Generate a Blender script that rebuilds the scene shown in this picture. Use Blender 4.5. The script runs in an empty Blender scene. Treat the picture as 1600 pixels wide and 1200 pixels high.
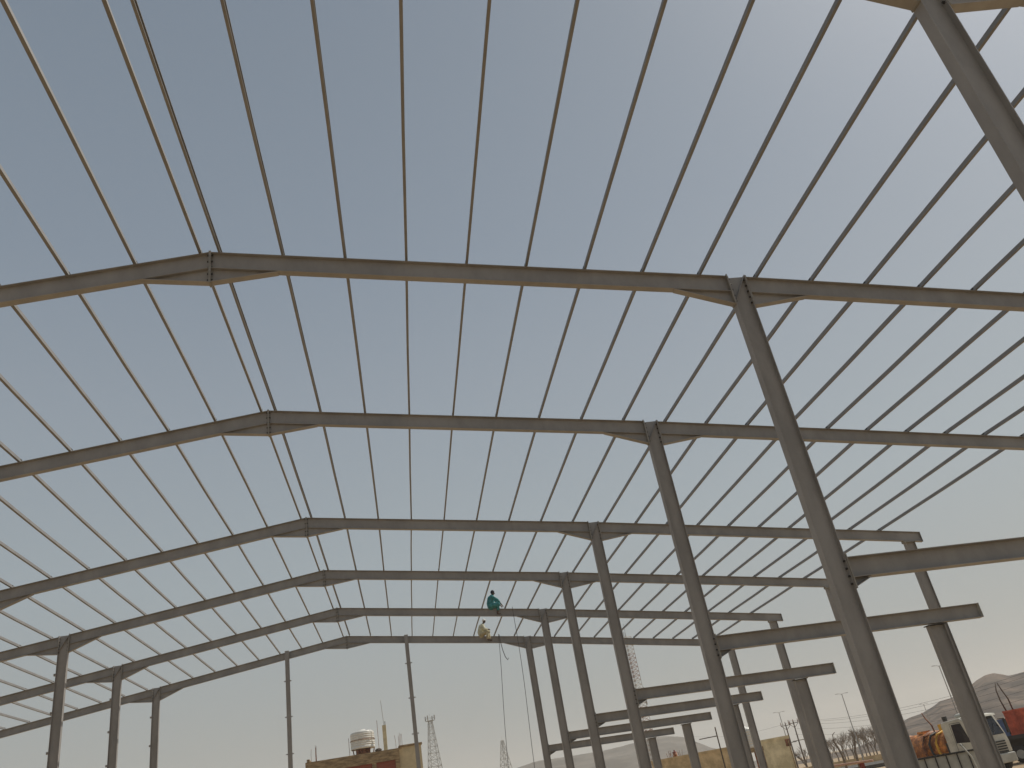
import bpy, bmesh, math, random
from mathutils import Vector, Matrix
from math import radians as rad, sin, cos, pi, sqrt
random.seed(7)
S = bpy.context.scene
col = S.collection

# ------------------------------------------------------------------ camera
CAM = Vector((2.954, -13.306, 2.60))
ZR = 13.076                                   # ridge height above the ground
PITCH, ROLL, YAW, FPX = 0.4759, 0.1804, -0.1862, 1267.2
def _rot(rx, ry, rz):
    return Matrix.Rotation(rz, 3, 'Z') @ Matrix.Rotation(rx, 3, 'X') @ Matrix.Rotation(ry, 3, 'Y')
MR = _rot(PITCH, ROLL, YAW)
right, fwd, up = MR.col[0].copy(), MR.col[1].copy(), MR.col[2].copy()
cd = bpy.data.cameras.new('camera'); cam = bpy.data.objects.new('camera', cd); col.objects.link(cam)
m = Matrix((right, up, -fwd)).transposed().to_4x4(); m.translation = CAM
cam.matrix_world = m
cd.sensor_width = 36; cd.lens = 36 * FPX / 1600; cd.clip_start = .1; cd.clip_end = 12000
S.camera = cam
# ------------------------------------------------------------------ light
SUN_EL, SUN_AZ = rad(52), rad(74)             # azimuth from +Y towards +X
EXPO = 0.0
S.view_settings.view_transform = 'Standard'; S.view_settings.look = 'None'
S.view_settings.exposure = EXPO; S.view_settings.gamma = 1
w = bpy.data.worlds.new('World'); S.world = w; w.use_nodes = True
nt = w.node_tree; N = nt.nodes; L = nt.links
bg = N['Background']; bg.inputs['Strength'].default_value = 0.085
sky = N.new('ShaderNodeTexSky'); sky.sky_type = 'NISHITA'; sky.sun_disc = False
sky.sun_elevation = SUN_EL; sky.sun_rotation = SUN_AZ
sky.air_density = 1.0; sky.dust_density = 6.0; sky.ozone_density = 1.0
tc = N.new('ShaderNodeTexCoord'); sp = N.new('ShaderNodeSeparateXYZ'); L.new(tc.outputs['Generated'], sp.inputs[0])
rmp = N.new('ShaderNodeValToRGB')             # dust veil: beige at the horizon, grey blue overhead
els = rmp.color_ramp.elements
els[0].position = 0.0; els[0].color = (3.65, 4.1, 4.15, 1)
els[1].position = 1.0; els[1].color = (1.5, 2.1, 3.0, 1)
for pos, c in ((.10, (3.6, 4.15, 4.25, 1)), (.27, (3.6, 4.4, 4.9, 1)), (.46, (3.0, 3.7, 4.45, 1)), (.60, (2.4, 3.1, 3.95, 1)), (.77, (1.98, 2.62, 3.4, 1))):
    e = els.new(pos); e.color = c
L.new(sp.outputs['Z'], rmp.inputs[0])
hs = N.new('ShaderNodeHueSaturation'); hs.inputs['Saturation'].default_value = .5; hs.inputs['Value'].default_value = 1
L.new(sky.outputs[0], hs.inputs['Color'])
mx = N.new('ShaderNodeMix'); mx.data_type = 'RGBA'; mx.inputs[0].default_value = .83
L.new(hs.outputs[0], mx.inputs[6]); L.new(rmp.outputs[0], mx.inputs[7]); L.new(mx.outputs[2], bg.inputs['Color'])
sl = bpy.data.lights.new('sun', 'SUN'); sl.energy = 3.4; sl.angle = rad(.6); sl.color = (1, .93, .82)
so = bpy.data.objects.new('sun', sl); col.objects.link(so)
sd = Vector((cos(SUN_EL) * sin(SUN_AZ), cos(SUN_EL) * cos(SUN_AZ), sin(SUN_EL)))
so.rotation_euler = sd.to_track_quat('Z', 'Y').to_euler(); so.location = (40, 30, 80)
try:
    S.cycles.volume_bounces = 1; S.cycles.max_bounces = 8
except Exception: pass

# ------------------------------------------------------------------ helpers
def at(u, v, D):
    """world point seen at photo pixel (u, v) at horizontal distance D"""
    d = right * ((u - 800) / FPX) + fwd + up * (-(v - 600) / FPX)
    return CAM + d * (D / sqrt(d.x * d.x + d.y * d.y))
def on_ground(p): return Vector((p.x, p.y, 0))

def mat(name, c, rough=.7, var=.12, scale=6, metal=0, c2=None, bump=0, stretch=None, spec=None, edge=(.42, .62)):
    mt = bpy.data.materials.new(name); mt.use_nodes = True
    n, l = mt.node_tree.nodes, mt.node_tree.links
    b = n['Principled BSDF']; b.inputs['Roughness'].default_value = rough; b.inputs['Metallic'].default_value = metal
    if spec is not None: b.inputs['Specular IOR Level'].default_value = spec
    t = n.new('ShaderNodeTexCoord'); mp = n.new('ShaderNodeMapping'); l.new(t.outputs['Object'], mp.inputs[0])
    if stretch: mp.inputs['Scale'].default_value = stretch
    no = n.new('ShaderNodeTexNoise'); no.inputs['Scale'].default_value = scale; no.inputs['Detail'].default_value = 6
    no.inputs['Roughness'].default_value = .65; l.new(mp.outputs[0], no.inputs[0])
    r = n.new('ShaderNodeValToRGB'); r.color_ramp.elements[0].position = edge[0]; r.color_ramp.elements[1].position = edge[1]
    lo = tuple(x * (1 - var) for x in c); hi = tuple(min(1, x * (1 + var)) for x in (c2 or c))
    r.color_ramp.elements[0].color = (*lo, 1); r.color_ramp.elements[1].color = (*hi, 1)
    l.new(no.outputs[0], r.inputs[0]); l.new(r.outputs[0], b.inputs['Base Color'])
    if bump:
        bp = n.new('ShaderNodeBump'); bp.inputs['Strength'].default_value = bump; l.new(no.outputs[0], bp.inputs['Height']); l.new(bp.outputs[0], b.inputs['Normal'])
    return mt

M = {}
M['steel'] = mat('grey_primer_steel', (.268, .259, .250), .5, .07, 1.3, 0, (.290, .280, .270), .03, (1, 1, .5))
M['plate'] = mat('bare_plate_steel', (.26, .25, .225), .5, .15, 5)
M['galv'] = mat('purlin_primer', (.21, .207, .205), .55, .04, 2.2, 0, (.222, .218, .214))
M['lit_plate'] = mat('lit_plate_steel', (.46, .46, .42), .5, .12, 5)  # lit copy of the plate steel, brightness of sunlit faces put into the colour
M['bolt'] = mat('dark_bolt', (.03, .028, .026), .6)
M['rope'] = mat('rope', (.10, .10, .11), .9)
M['sand'] = mat('sand_ground', (.34, .24, .135), .95, .16, .35, 0, (.40, .295, .18), .25)
M['road'] = mat('asphalt', (.075, .07, .065), .9, .2, .8)
M['hill_near'] = mat('hill_rock_brown', (.066, .045, .032), .95, .4, .05, 0, (.11, .078, .055), .25)
M['hill_far'] = mat('hill_rock_grey', (.085, .074, .060), .95, .25, .02, 0, (.12, .105, .088), .2)
M['ochre'] = mat('ochre_plaster', (.50, .37, .20), .9, .14, .9, 0, (.58, .44, .25))
M['yellow'] = mat('yellow_plaster', (.64, .55, .34), .9, .14, .8, 0, (.72, .63, .42))
M['cream'] = mat('cream_plaster', (.62, .52, .33), .9, .12, .9)
M['concrete'] = mat('brown_concrete', (.27, .19, .10), .9, .22, 1.4, 0, (.34, .25, .14), .2, (1, 1, 4))
M['white'] = mat('white_plastic_tank', (.72, .71, .66), .35, .08, 2)
M['rust'] = mat('rusty_steel', (.16, .06, .03), .8, .3, 5, 0, (.26, .11, .055))
M['pale'] = mat('pale_metal', (.42, .42, .38), .6, .12, 2)
M['tower_grey'] = mat('galvanised_lattice', (.30, .30, .28), .6, .1, 1)
M['tower_red'] = mat('tower_red_paint', (.27, .15, .11), .6, .15, 1)
M['tower_white'] = mat('tower_white_paint', (.42, .39, .35), .6, .1, 1)
M['pole'] = mat('pole_steel', (.34, .33, .31), .6, .1, 2)
M['wood'] = mat('pole_wood', (.10, .075, .055), .9, .25, 3)
M['bark'] = mat('dry_bark', (.15, .115, .085), .95, .25, 3)
M['twig'] = mat('dry_twigs', (.20, .155, .115), .95, .25, 1)
M['orange'] = mat('orange_tank_paint', (.36, .115, .028), .6, .35, 2.2, 0, (.56, .22, .05))
M['yellowp'] = mat('yellow_paint', (.70, .38, .03), .5, .15, 2)
M['cab'] = mat('white_cab_paint', (.56, .54, .46), .45, .16, 1.2)
M['cabdark'] = mat('dark_trim', (.03, .03, .03), .6, .2, 3)
M['glass'] = mat('dark_window_glass', (.018, .02, .026), .08, .1, 2)
M['tyre'] = mat('tyre_rubber', (.025, .024, .023), .85, .2, 4)
M['redbox'] = mat('red_container_paint', (.42, .065, .03), .55, .25, 1.2, 0, (.50, .10, .05))
M['bluebox'] = mat('blue_container_paint', (.06, .11, .24), .55, .2, 1.2)
M['pink'] = mat('faded_pink_rail', (.55, .34, .26), .7, .12, 2)
M['darkred'] = mat('dark_red_paint', (.20, .03, .02), .7, .15, 2)
M['skin'] = mat('dark_skin', (.075, .042, .028), .6, .08, 9)
M['teal'] = mat('turquoise_cloth', (.035, .19, .20), .95, .16, 9, 0, (.05, .26, .26))
M['khaki'] = mat('pale_yellow_cloth', (.56, .53, .37), .95, .12, 9, 0, (.64, .61, .45))
M['khaki_d'] = mat('khaki_trousers', (.44, .39, .25), .95, .14, 9)
M['navy'] = mat('dark_cap_cloth', (.02, .022, .035), .95, .1, 9)
M['capwhite'] = mat('white_cap_cloth', (.78, .77, .74), .9, .05, 9)
M['shoe'] = mat('shoe_leather', (.04, .025, .02), .7, .1, 9)
def brick_mat():
    mt = bpy.data.materials.new('red_block_infill'); mt.use_nodes = True
    n, l = mt.node_tree.nodes, mt.node_tree.links; b = n['Principled BSDF']; b.inputs['Roughness'].default_value = .9
    t = n.new('ShaderNodeTexCoord'); mp = n.new('ShaderNodeMapping'); mp.inputs['Rotation'].default_value = (rad(90), 0, 0)
    l.new(t.outputs['Object'], mp.inputs[0]); br = n.new('ShaderNodeTexBrick'); br.inputs['Scale'].default_value = 1
    br.inputs['Brick Width'].default_value = .4; br.inputs['Row Height'].default_value = .2; br.inputs['Mortar Size'].default_value = .012
    br.inputs['Color1'].default_value = (.30, .075, .04, 1); br.inputs['Color2'].default_value = (.24, .055, .03, 1); br.inputs['Mortar'].default_value = (.22, .10, .07, 1)
    l.new(mp.outputs[0], br.inputs[0]); l.new(br.outputs[0], b.inputs['Base Color']); return mt
M['brick'] = brick_mat()

class MB:
    def __init__(s): s.v = []; s.f = []
    def add(s, vs, fs):
        o = len(s.v); s.v += [tuple(p) for p in vs]; s.f += [tuple(i + o for i in f) for f in fs]; return s
    def box(s, x0, x1, y0, y1, z0, z1):
        return s.add([(x, y, z) for x in (x0, x1) for y in (y0, y1) for z in (z0, z1)],
                     [(0, 1, 3, 2), (4, 6, 7, 5), (0, 4, 5, 1), (2, 3, 7, 6), (0, 2, 6, 4), (1, 5, 7, 3)])
    def poly_y(s, pts, y0, y1):                    # XZ polygon extruded along Y
        n = len(pts)
        a = sum(pts[i][0] * pts[(i + 1) % n][1] - pts[(i + 1) % n][0] * pts[i][1] for i in range(n))
        if a < 0: pts = pts[::-1]
        vs = [(x, y0, z) for x, z in pts] + [(x, y1, z) for x, z in pts]
        return s.add(vs, [tuple(range(n)), tuple(range(2 * n - 1, n - 1, -1))] + [(i + n, (i + 1) % n + n, (i + 1) % n, i) for i in range(n)])
    def tube(s, pts, r, n=8, cap=True):
        pts = [Vector(p) for p in pts]; k = len(pts); rs = r if isinstance(r, (list, tuple)) else [r] * k
        vs = []; fs = []
        for i, p in enumerate(pts):
            t = (pts[min(i + 1, k - 1)] - pts[max(i - 1, 0)]).normalized()
            a = Vector((0, 0, 1)) if abs(t.z) < .9 else Vector((1, 0, 0))
            x = t.cross(a).normalized(); y = t.cross(x)
            vs += [p + (x * cos(2 * pi * j / n) + y * sin(2 * pi * j / n)) * rs[i] for j in range(n)]
        for i in range(k - 1):
            for j in range(n):
                a, b = i * n + j, i * n + (j + 1) % n
                fs.append((a, a + n, b + n, b))
        if cap: fs += [tuple(range(n)), tuple(range(k * n - 1, (k - 1) * n - 1, -1))]
        return s.add(vs, fs)
    def ball(s, c, r, n=10, m=6):
        c = Vector(c); r = r if isinstance(r, (tuple, list)) else (r, r, r)
        vs = [c + Vector((0, 0, r[2]))]
        for i in range(1, m):
            a = pi * i / m
            vs += [c + Vector((r[0] * sin(a) * cos(2 * pi * j / n), r[1] * sin(a) * sin(2 * pi * j / n), r[2] * cos(a))) for j in range(n)]
        vs.append(c - Vector((0, 0, r[2]))); fs = []
        for j in range(n): fs.append((0, 1 + j, 1 + (j + 1) % n))
        for i in range(m - 2):
            for j in range(n):
                a, b = 1 + i * n + j, 1 + i * n + (j + 1) % n; fs.append((a, a + n, b + n, b))
        for j in range(n): fs.append((len(vs) - 1, 1 + (m - 2) * n + (j + 1) % n, 1 + (m - 2) * n + j))
        return s.add(vs, fs)
    def obox(s, A, B, w, h):                       # box along AB with half vectors w, h
        A, B, w, h = Vector(A), Vector(B), Vector(w), Vector(h)
        vs = [q + w * a + h * b for q in (A, B) for a in (-1, 1) for b in (-1, 1)]
        return s.add(vs, [(0, 1, 3, 2), (4, 6, 7, 5), (0, 4, 5, 1), (2, 3, 7, 6), (0, 2, 6, 4), (1, 5, 7, 3)])
    def mesh(s, name, material):
        me = bpy.data.meshes.new(name); me.from_pydata(s.v, [], s.f)
        bm = bmesh.new(); bm.from_mesh(me); bmesh.ops.recalc_face_normals(bm, faces=bm.faces); bm.to_mesh(me); bm.free()
        me.materials.append(material); return me
    def build(s, name, material, parent=None, smooth=False, loc=None, rz=0):
        me = s.mesh(name, material)
        if smooth:
            for p in me.polygons: p.use_smooth = True
        o = bpy.data.objects.new(name, me); col.objects.link(o)
        if parent: o.parent = parent
        if loc is not None: o.location = loc
        o.rotation_euler.z = rz
        return o
def tag(o, label=None, cat=None, group=None, kind=None):
    if label: o['label'] = label
    if cat: o['category'] = cat
    if group: o['group'] = group
    if kind: o['kind'] = kind
    return o
def empty(name, loc, label, cat, group=None, rz=0):
    o = bpy.data.objects.new(name, None); col.objects.link(o); o.location = loc; o.rotation_euler.z = rz
    o.empty_display_size = .3
    return tag(o, label, cat, group)
def copy_tree(o, parent=None):
    c = o.copy(); col.objects.link(c)
    if parent: c.parent = parent
    for ch in [x for x in S.objects if x.parent == o]: copy_tree(ch, c)
    return c
def bevel(o, wdt, seg=2):
    b = o.modifiers.new('bevel', 'BEVEL'); b.width = wdt; b.segments = seg; b.limit_method = 'ANGLE'; return o

# ------------------------------------------------------------------ ground and hills
def hsh(x, y):
    return sin(x * .013 + 1.3) * cos(y * .017 + .4) + .5 * sin(x * .041 + y * .023) + .3 * sin(x * .09 - y * .07 + 2)
def ground():
    xs = [-2600, -1500, -900, -500, -300, -200, -140, -100] + list(range(-80, 121, 8)) + [140, 180, 240, 320, 420, 560, 800, 1200, 2000, 3200]
    ys = [-600, -300, -150, -80, -50] + list(range(-40, 121, 8)) + [140, 180, 240, 320, 420, 560, 800, 1200, 2000, 3400]
    mb = MB(); vs = []
    for y in ys:
        for x in xs:
            d = max(0, sqrt((x - 5) ** 2 + (y - 12) ** 2) - 45); k = min(1, d / 60)
            vs.append((x, y, k * .22 * hsh(x * 2, y * 2) - k * .12))
    nx = len(xs); fs = [(j * nx + i, j * nx + i + 1, (j + 1) * nx + i + 1, (j + 1) * nx + i) for j in range(len(ys) - 1) for i in range(nx - 1)]
    mb.add(vs, fs); o = mb.build('ground', M['sand'], smooth=True); tag(o, kind='structure')
ground()
from mathutils import noise as mn
def hill(name, skyline, D, depth, material, rough=1.0, seed=0, ncol=300, lowest=0):
    """a ridge standing at distance D; skyline: (photo column, row) pairs read off as bearings and heights"""
    pts = []
    for u, v in skyline:
        p = at(u, v, D); pts.append((math.atan2(p.x - CAM.x, p.y - CAM.y), p.z))
    pts.sort(); a0, a1 = pts[0][0], pts[-1][0]
    rows = 64; vs = []
    for i in range(ncol + 1):
        a = a0 + (a1 - a0) * i / ncol
        for (p, q) in zip(pts, pts[1:]):
            if p[0] <= a <= q[0] + 1e-9:
                t = (a - p[0]) / (q[0] - p[0]); h = p[1] + (q[1] - p[1]) * t; break
        for j in range(rows + 1):
            t = j / rows; d = D - depth * (1 - t) if t <= 1 else D
            d = D + depth * (t * 1.9 - 1)
            s = 1 - abs(t * 1.9 - 1) ** 1.15 if t * 1.9 < 1 else max(0, 1 - (t * 1.9 - 1) / .9)
            x, y = CAM.x + d * sin(a), CAM.y + d * cos(a)
            f = mn.fractal(Vector((x * .011 / rough, y * .011 / rough, seed)), .8, 2.1, 6)
            g = mn.fractal(Vector((x * .05 / rough, y * .05 / rough, seed + 4)), .8, 2.1, 4)
            z = h * max(0, s) * (1 + .16 * f * (1 - s * .75)) + (f * .06 + g * .006) * h * min(1, s * 3)
            vs.append((x, y, z - .5 - 2.0 * (s <= 0)))
    n = rows + 1
    fs = [(i * n + j, (i + 1) * n + j, (i + 1) * n + j + 1, i * n + j + 1) for i in range(ncol) for j in range(rows)]
    o = MB().add(vs, fs).build(name, material, smooth=True); tag(o, kind='structure')
hill('hill', [(700, 1262), (760, 1222), (800, 1199), (833, 1189), (868, 1182), (905, 1174), (950, 1165), (990, 1158), (1018, 1149), (1045, 1146), (1066, 1148), (1085, 1155), (1110, 1166), (1135, 1172), (1165, 1186), (1200, 1190), (1235, 1187)], 1150, 330, M['hill_far'], 2.2, 3)
hill('hill', [(1180, 1202), (1290, 1178), (1340, 1165), (1372, 1150), (1400, 1128), (1418, 1117), (1438, 1110), (1455, 1099), (1466, 1090), (1480, 1087), (1500, 1082), (1520, 1066), (1538, 1054), (1553, 1051), (1575, 1055), (1600, 1050), (1640, 1042), (1700, 1050), (1800, 1040), (1900, 1060), (2000, 1050)], 480, 170, M['hill_near'], 1.0, 9)

# ------------------------------------------------------------------ the steel portal frames
s_r, s_l, s_o = .1427, .1287, .1586
XR, XL, DC, BF, HR, E0, SP = 10.5292, 10.4815, .3806, .1552, .3852, .1522, 1.2
TF, TW, PT = .014, .009, .022
FR = {0: (-6.95, 0, 0), 1: (0, 0, 0), 2: (7.0656, .0003, .0684), 3: (15.6746, -.0103, .0109), 4: (22.5278, -.0601, -.0046),
      5: (29.3924, -.088, -.0437), 6: (36.1489, -.1176, -.098)}     # y, dx, dz
def zt(X):                                        # top of rafter, relative to the ridge
    if X >= 0: return -s_r * min(X, XR) - s_o * max(0, X - XR)
    return -s_l * -X
b2 = BF / 2
def bolts(mb, x, side, z0, z1, n, r=.014):
    for k in range(n):
        z = z0 + (z1 - z0) * k / (n - 1)
        for y in (-.05, .05):
            o = bpy.data.objects.new('bolt', bolt_mesh(side)); col.objects.link(o); o.parent = mb; o.location = (x, y, z)
    return mb
_bm = {}
def bolt_mesh(side):
    if side not in _bm:
        _bm[side] = MB().tube([(0, 0, 0), (side * .03, 0, 0)], [.021, .019], 6).mesh('bolt', M['bolt'])
    return _bm[side]
def rafter(xa, xb, cl):
    mb = MB(); za, zb = zt(xa), zt(xb); h = HR
    mb.poly_y([(xa, za), (xb, zb), (xb, zb - TF), (xa, za - TF)], -b2, b2)
    mb.poly_y([(xa, za - TF), (xb, zb - TF), (xb, zb - h + TF), (xa, za - h + TF)], -TW / 2, TW / 2)
    mb.poly_y([(xa, za - h + TF), (xb, zb - h + TF), (xb, zb - h), (xa, za - h)], -b2, b2)
    class B:
        def build(self, name, mt, root):
            o = mb.build(name, mt, root)
            for X in cl:                           # cleats that hold the purlins
                k = 1 if X > 0 else -1
                c = cleat_mesh(k)
                q = bpy.data.objects.new('purlin_cleat', c); col.objects.link(q); q.parent = o; q.location = (X + k * .008, 0, zt(X) + .002)
            return o
    return B()
_cm = {}
def cleat_mesh(k):
    if k not in _cm: _cm[k] = MB().poly_y([(0, .006), (k * .04, .006), (k * .04, .012), (k * .006, .012), (k * .006, .095), (0, .095)], -.045, .045).mesh('purlin_cleat', M['bolt'])
    return _cm[k]
def haunch(x0, x1, zlow):                          # tapered stub under the rafter: x0 thin end, x1 deep end
    z0, z1 = zt(x0) - HR, zt(x1) - HR
    mb = MB()
    mb.poly_y([(x0, z0 - .001), (x1, z1 - .001), (x1, zlow + TF)], -TW / 2, TW / 2)
    mb.poly_y([(x0, z0 - .001), (x0 + (x1 - x0) * .0, z0 - TF - .001), (x1, zlow), (x1, zlow + TF)], -b2 + .002, b2 - .002)
    return mb
def icol(xc, ztop, zbot, d=DC, bfw=BF + .02):      # flanges face +X and -X
    mb = MB()
    mb.box(xc - d / 2, xc - d / 2 + TF, -bfw / 2, bfw / 2, zbot, ztop); mb.box(xc + d / 2 - TF, xc + d / 2, -bfw / 2, bfw / 2, zbot, ztop)
    mb.box(xc - d / 2 + TF, xc + d / 2 - TF, -TW / 2, TW / 2, zbot, ztop - .004)
    return mb
def make_frame(label):
    root = empty('steel_frame', (0, 0, ZR), label, 'steel frame', 'steel portal frames of the open hall')
    st = M['steel']; cl = [E0 + SP * i for i in range(19)]
    P = PT
    rr = [c for c in cl]
    rafter(P, XR - DC / 2 - P, [c for c in rr if c < XR - .3]).build('rafter', st, root)
    rafter(-P, -XL + DC / 2 + P, [-c for c in rr if c < XL - .3]).build('rafter', st, root)
    rafter(XR + DC / 2 + P, 23.33, [c for c in rr if c > XR + .3]).build('outer_rafter', st, root)
    rafter(-XL - DC / 2 - P, -23.28, [-c for c in rr if c > XL + .3]).build('outer_rafter', st, root)
    haunch(1.28, P, -.71).build('haunch', st, root); haunch(-1.2, -P, -.71).build('haunch', st, root)
    haunch(XR - DC / 2 - 1.2, XR - DC / 2 - P, -2.16).build('haunch', st, root)
    haunch(XR + DC / 2 + 1.2, XR + DC / 2 + P, -2.24).build('haunch', st, root)
    zl = zt(-XL)
    haunch(-XL + DC / 2 + 1.2, -XL + DC / 2 + P, zl - .68).build('haunch', st, root)
    haunch(-XL - DC / 2 - 1.2, -XL - DC / 2 - P, zl - .72).build('haunch', st, root)
    for s in (-1, 1):                              # ridge plates
        mb = MB(); mb.box(min(0, s * P) + (.0005 if s > 0 else 0), max(0, s * P) - (.0005 if s < 0 else 0), -b2 - .012, b2 + .012, -.735, .02)
        pl = mb.build('end_plate', M['plate'], root)
        bolts(pl, s * P, s, -.66, -.07, 5)
    for xc, sg in ((XR, 1), (-XL, -1)):
        ztop = zt(xc) + .015
        icol(xc, ztop, -ZR - .3).build('column', st, root)
        for s in (-1, 1):
            x0 = xc + s * DC / 2; x1 = x0 + s * P
            zz = zt(x1)
            mb = MB(); mb.box(min(x0 + s * .001, x1), max(x0 + s * .001, x1), -b2 - .016, b2 + .016, zz - .70, zz + .03)
            pl = mb.build('end_plate', M['plate'], root)
            bolts(pl, x0 - s * TF, -s, zz - .63, zz - .07, 5)
        # stiffeners in the head of the column
        xi0, xi1 = xc - DC / 2 + TF, xc + DC / 2 - TF
        mb = MB()
        za, zb2 = ztop - .015, ztop - .62
        A, B = (xi1, za), (xi0, zb2)
        for y0, y1 in ((TW / 2, b2), (-b2, -TW / 2)):
            mb.poly_y([A, (A[0], A[1] - .02), (B[0], B[1] - .02), B], y0, y1)
        mb.build('stiffener', st, root)
    # girt cleats on the columns
    mb = MB()
    for k in range(7):
        z = -2.9 - 1.45 * k
        mb.box(-XL - DC / 2 - .09, -XL - DC / 2 - .001, -.05, .05, z, z + .09)
    mb.build('girt_cleat', st, root)
    # outer columns with cap plates
    for xc in (22.78, -22.78):
        zc = zt(xc) - HR - .03
        icol(xc, zc - .02, -ZR - .3, .40).build('outer_column', st, root)
        a, bq = zt(xc - .24) - HR, zt(xc + .24) - HR
        MB().poly_y([(xc - .24, a - .003), (xc + .24, bq - .003), (xc + .24, zc - .022), (xc - .24, zc - .022)], -.11, .11).build('cap_plate', M['plate'], root)
    xe = 23.33
    MB().box(xe + .001, xe + .013, -b2, b2, zt(xe) - HR - .005, zt(xe) + .004).build('end_plate', M['plate'], root)
    # lean-to beam and its post on the right side
    xa, xb = XR + DC / 2 + .02, 18.06; za, zb = -7.56, -7.74; h = .36; bl = .11
    mb = MB()
    mb.poly_y([(xa, za), (xb, zb), (xb, zb - TF), (xa, za - TF)], -bl, bl)
    mb.poly_y([(xa, za - TF), (xb, zb - TF), (xb, zb - h + TF), (xa, za - h + TF)], -TW / 2, TW / 2)
    mb.poly_y([(xa, za - h + TF), (xb, zb - h + TF), (xb, zb - h), (xa, za - h)], -bl, bl)
    mb.build('lean_to_beam', st, root)
    mb = MB(); mb.poly_y([(xa, za - h - .001), (xa + .32, za - h - .012), (xa + .32, za - h - .022), (xa, za - h - .15)], -TW / 2, TW / 2)
    mb.poly_y([(xa, za - h - .15), (xa + .32, za - h - .022), (xa + .32, za - h - .036), (xa, za - h - .164)], -bl, bl); mb.build('bracket', st, root)
    mb = MB(); mb.box(xa - .019, xa - .001, -bl - .01, bl + .01, za - h - .19, za + .05)
    pl = mb.build('end_plate', M['plate'], root); bolts(pl, XR + DC / 2 - TF, -1, za - h - .1, za - .06, 4)
    MB().box(xb + .001, xb + .012, -bl, bl, zb - h - .004, zb + .004).build('end_plate', M['lit_plate'], root)  # beam end plate, its lit look painted in by the paler colour
    zc = (za + zb) / 2 - h - .09
    icol(16.70, zc - .02, -ZR - .3, .44, .17).build('lean_to_column', st, root)
    MB().box(16.70 - .26, 16.70 + .26, -.12, .12, zc - .018, zc + .006).build('cap_plate', M['bolt'], root)
    return root
FL = ['nearest steel portal frame, only its thick column shows in the upper right corner',
      'big grey steel portal frame with the highest ridge, column leaning to lower right',
      'grey steel portal frame directly behind the highest one, second ridge down',
      'grey steel portal frame with the third ridge down, outer rafter end capped above a column',
      'grey steel portal frame just in front of the one the turquoise worker squats on',
      'grey steel portal frame carrying the squatting worker in turquoise clothes',
      'farthest and lowest steel portal frame, carrying the worker in pale yellow']
f0 = make_frame(FL[1])
frames = {1: f0}
for j in (0, 2, 3, 4, 5, 6):
    frames[j] = copy_tree(f0); frames[j]['label'] = FL[j]
for j, (y, dx, dz) in FR.items(): frames[j].location = (dx, y, ZR + dz)

# purlins, each one a long Z-shaped channel on top of the rafters
ORD = ['first', 'second', 'third', 'fourth', 'fifth', 'sixth', 'seventh', 'eighth', 'ninth', 'tenth', 'eleventh', 'twelfth', 'thirteenth', 'fourteenth', 'fifteenth', 'sixteenth', 'seventeenth', 'eighteenth', 'nineteenth']
for sg in (1, -1):
    for i in range(19):
        X = sg * (E0 + SP * i); z = zt(X)
        a = math.atan((s_r if X < XR else s_o) if sg > 0 else s_l)
        tx = Vector((cos(a) * sg, 0, -sin(a))); nz = Vector((sin(a) * sg, 0, cos(a)))
        sec = [(0, .003), (.048, .003), (.048, .016), (.046, .016), (.046, .005), (.002, .005), (.002, .100), (.046, .100), (.046, .089), (.048, .089), (.048, .102), (0, .102)]
        if sg < 0: sec = [(p * 1.2, q2) for p, q2 in sec]
        stations = [(-7.05,) + FR[0][1:]] + [FR[j] for j in range(1, 6)] + [(36.28,) + FR[6][1:]]
        jit = random.uniform(-.012, .012)
        vs = []
        st2 = []
        for q, (y, dx, dz) in enumerate(stations):
            st2.append((y, dx, dz))
            if q < len(stations) - 1:               # a little sag in every bay
                y2, dx2, dz2 = stations[q + 1]; st2.append(((y + y2) / 2, (dx + dx2) / 2 + jit, (dz + dz2) / 2 - .012))
        for (y, dx, dz) in st2:
            o = Vector((X + dx, y, ZR + z + dz))
            vs += [o + tx * p + nz * q2 for p, q2 in sec]
        n = len(sec); fs = [(k * n + c, k * n + (c + 1) % n, (k + 1) * n + (c + 1) % n, (k + 1) * n + c) for k in range(len(st2) - 1) for c in range(n)]
        fs += [tuple(range(n)), tuple(range(len(vs) - 1, len(vs) - n - 1, -1))]
        o = MB().add(vs, fs).build('roof_purlin', M['galv'])
        side = 'right' if sg > 0 else 'left'
        tag(o, f'thin steel roof purlin lying across all rafters, {ORD[i]} to the {side} of the ridge', 'purlin', 'roof purlins')

# gable posts on the far frame
y6 = FR[6][0]; dx6 = FR[6][1]
for gx, lb in ((-3.38, 'slim grey steel gable post standing left of the far ridge'), (3.42, 'slim grey steel gable post right of the far ridge, in front of the brown building')):
    ztop = ZR + zt(gx) + FR[6][2] + .04
    root = empty('gable_post', (gx + dx6, y6 - b2 - .1, 0), lb, 'post', 'gable posts')
    mb = MB(); h = ztop
    mb.box(-.11, .11, -.095, -.083, -.3, h); mb.box(-.11, .11, .083, .095, -.3, h); mb.box(-.005, .005, -.083, .083, -.3, h - .003)
    mb.build('post_shaft', M['steel'], root)
    mb = MB()
    for k in range(6):
        z = 1.4 + 1.9 * k
        if z < h - 1: mb.box(-.2, -.112, -.06, .02, z, z + .05); mb.box(.112, .2, -.06, .02, z, z + .05)
    mb.build('girt_cleat', M['steel'], root)

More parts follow.
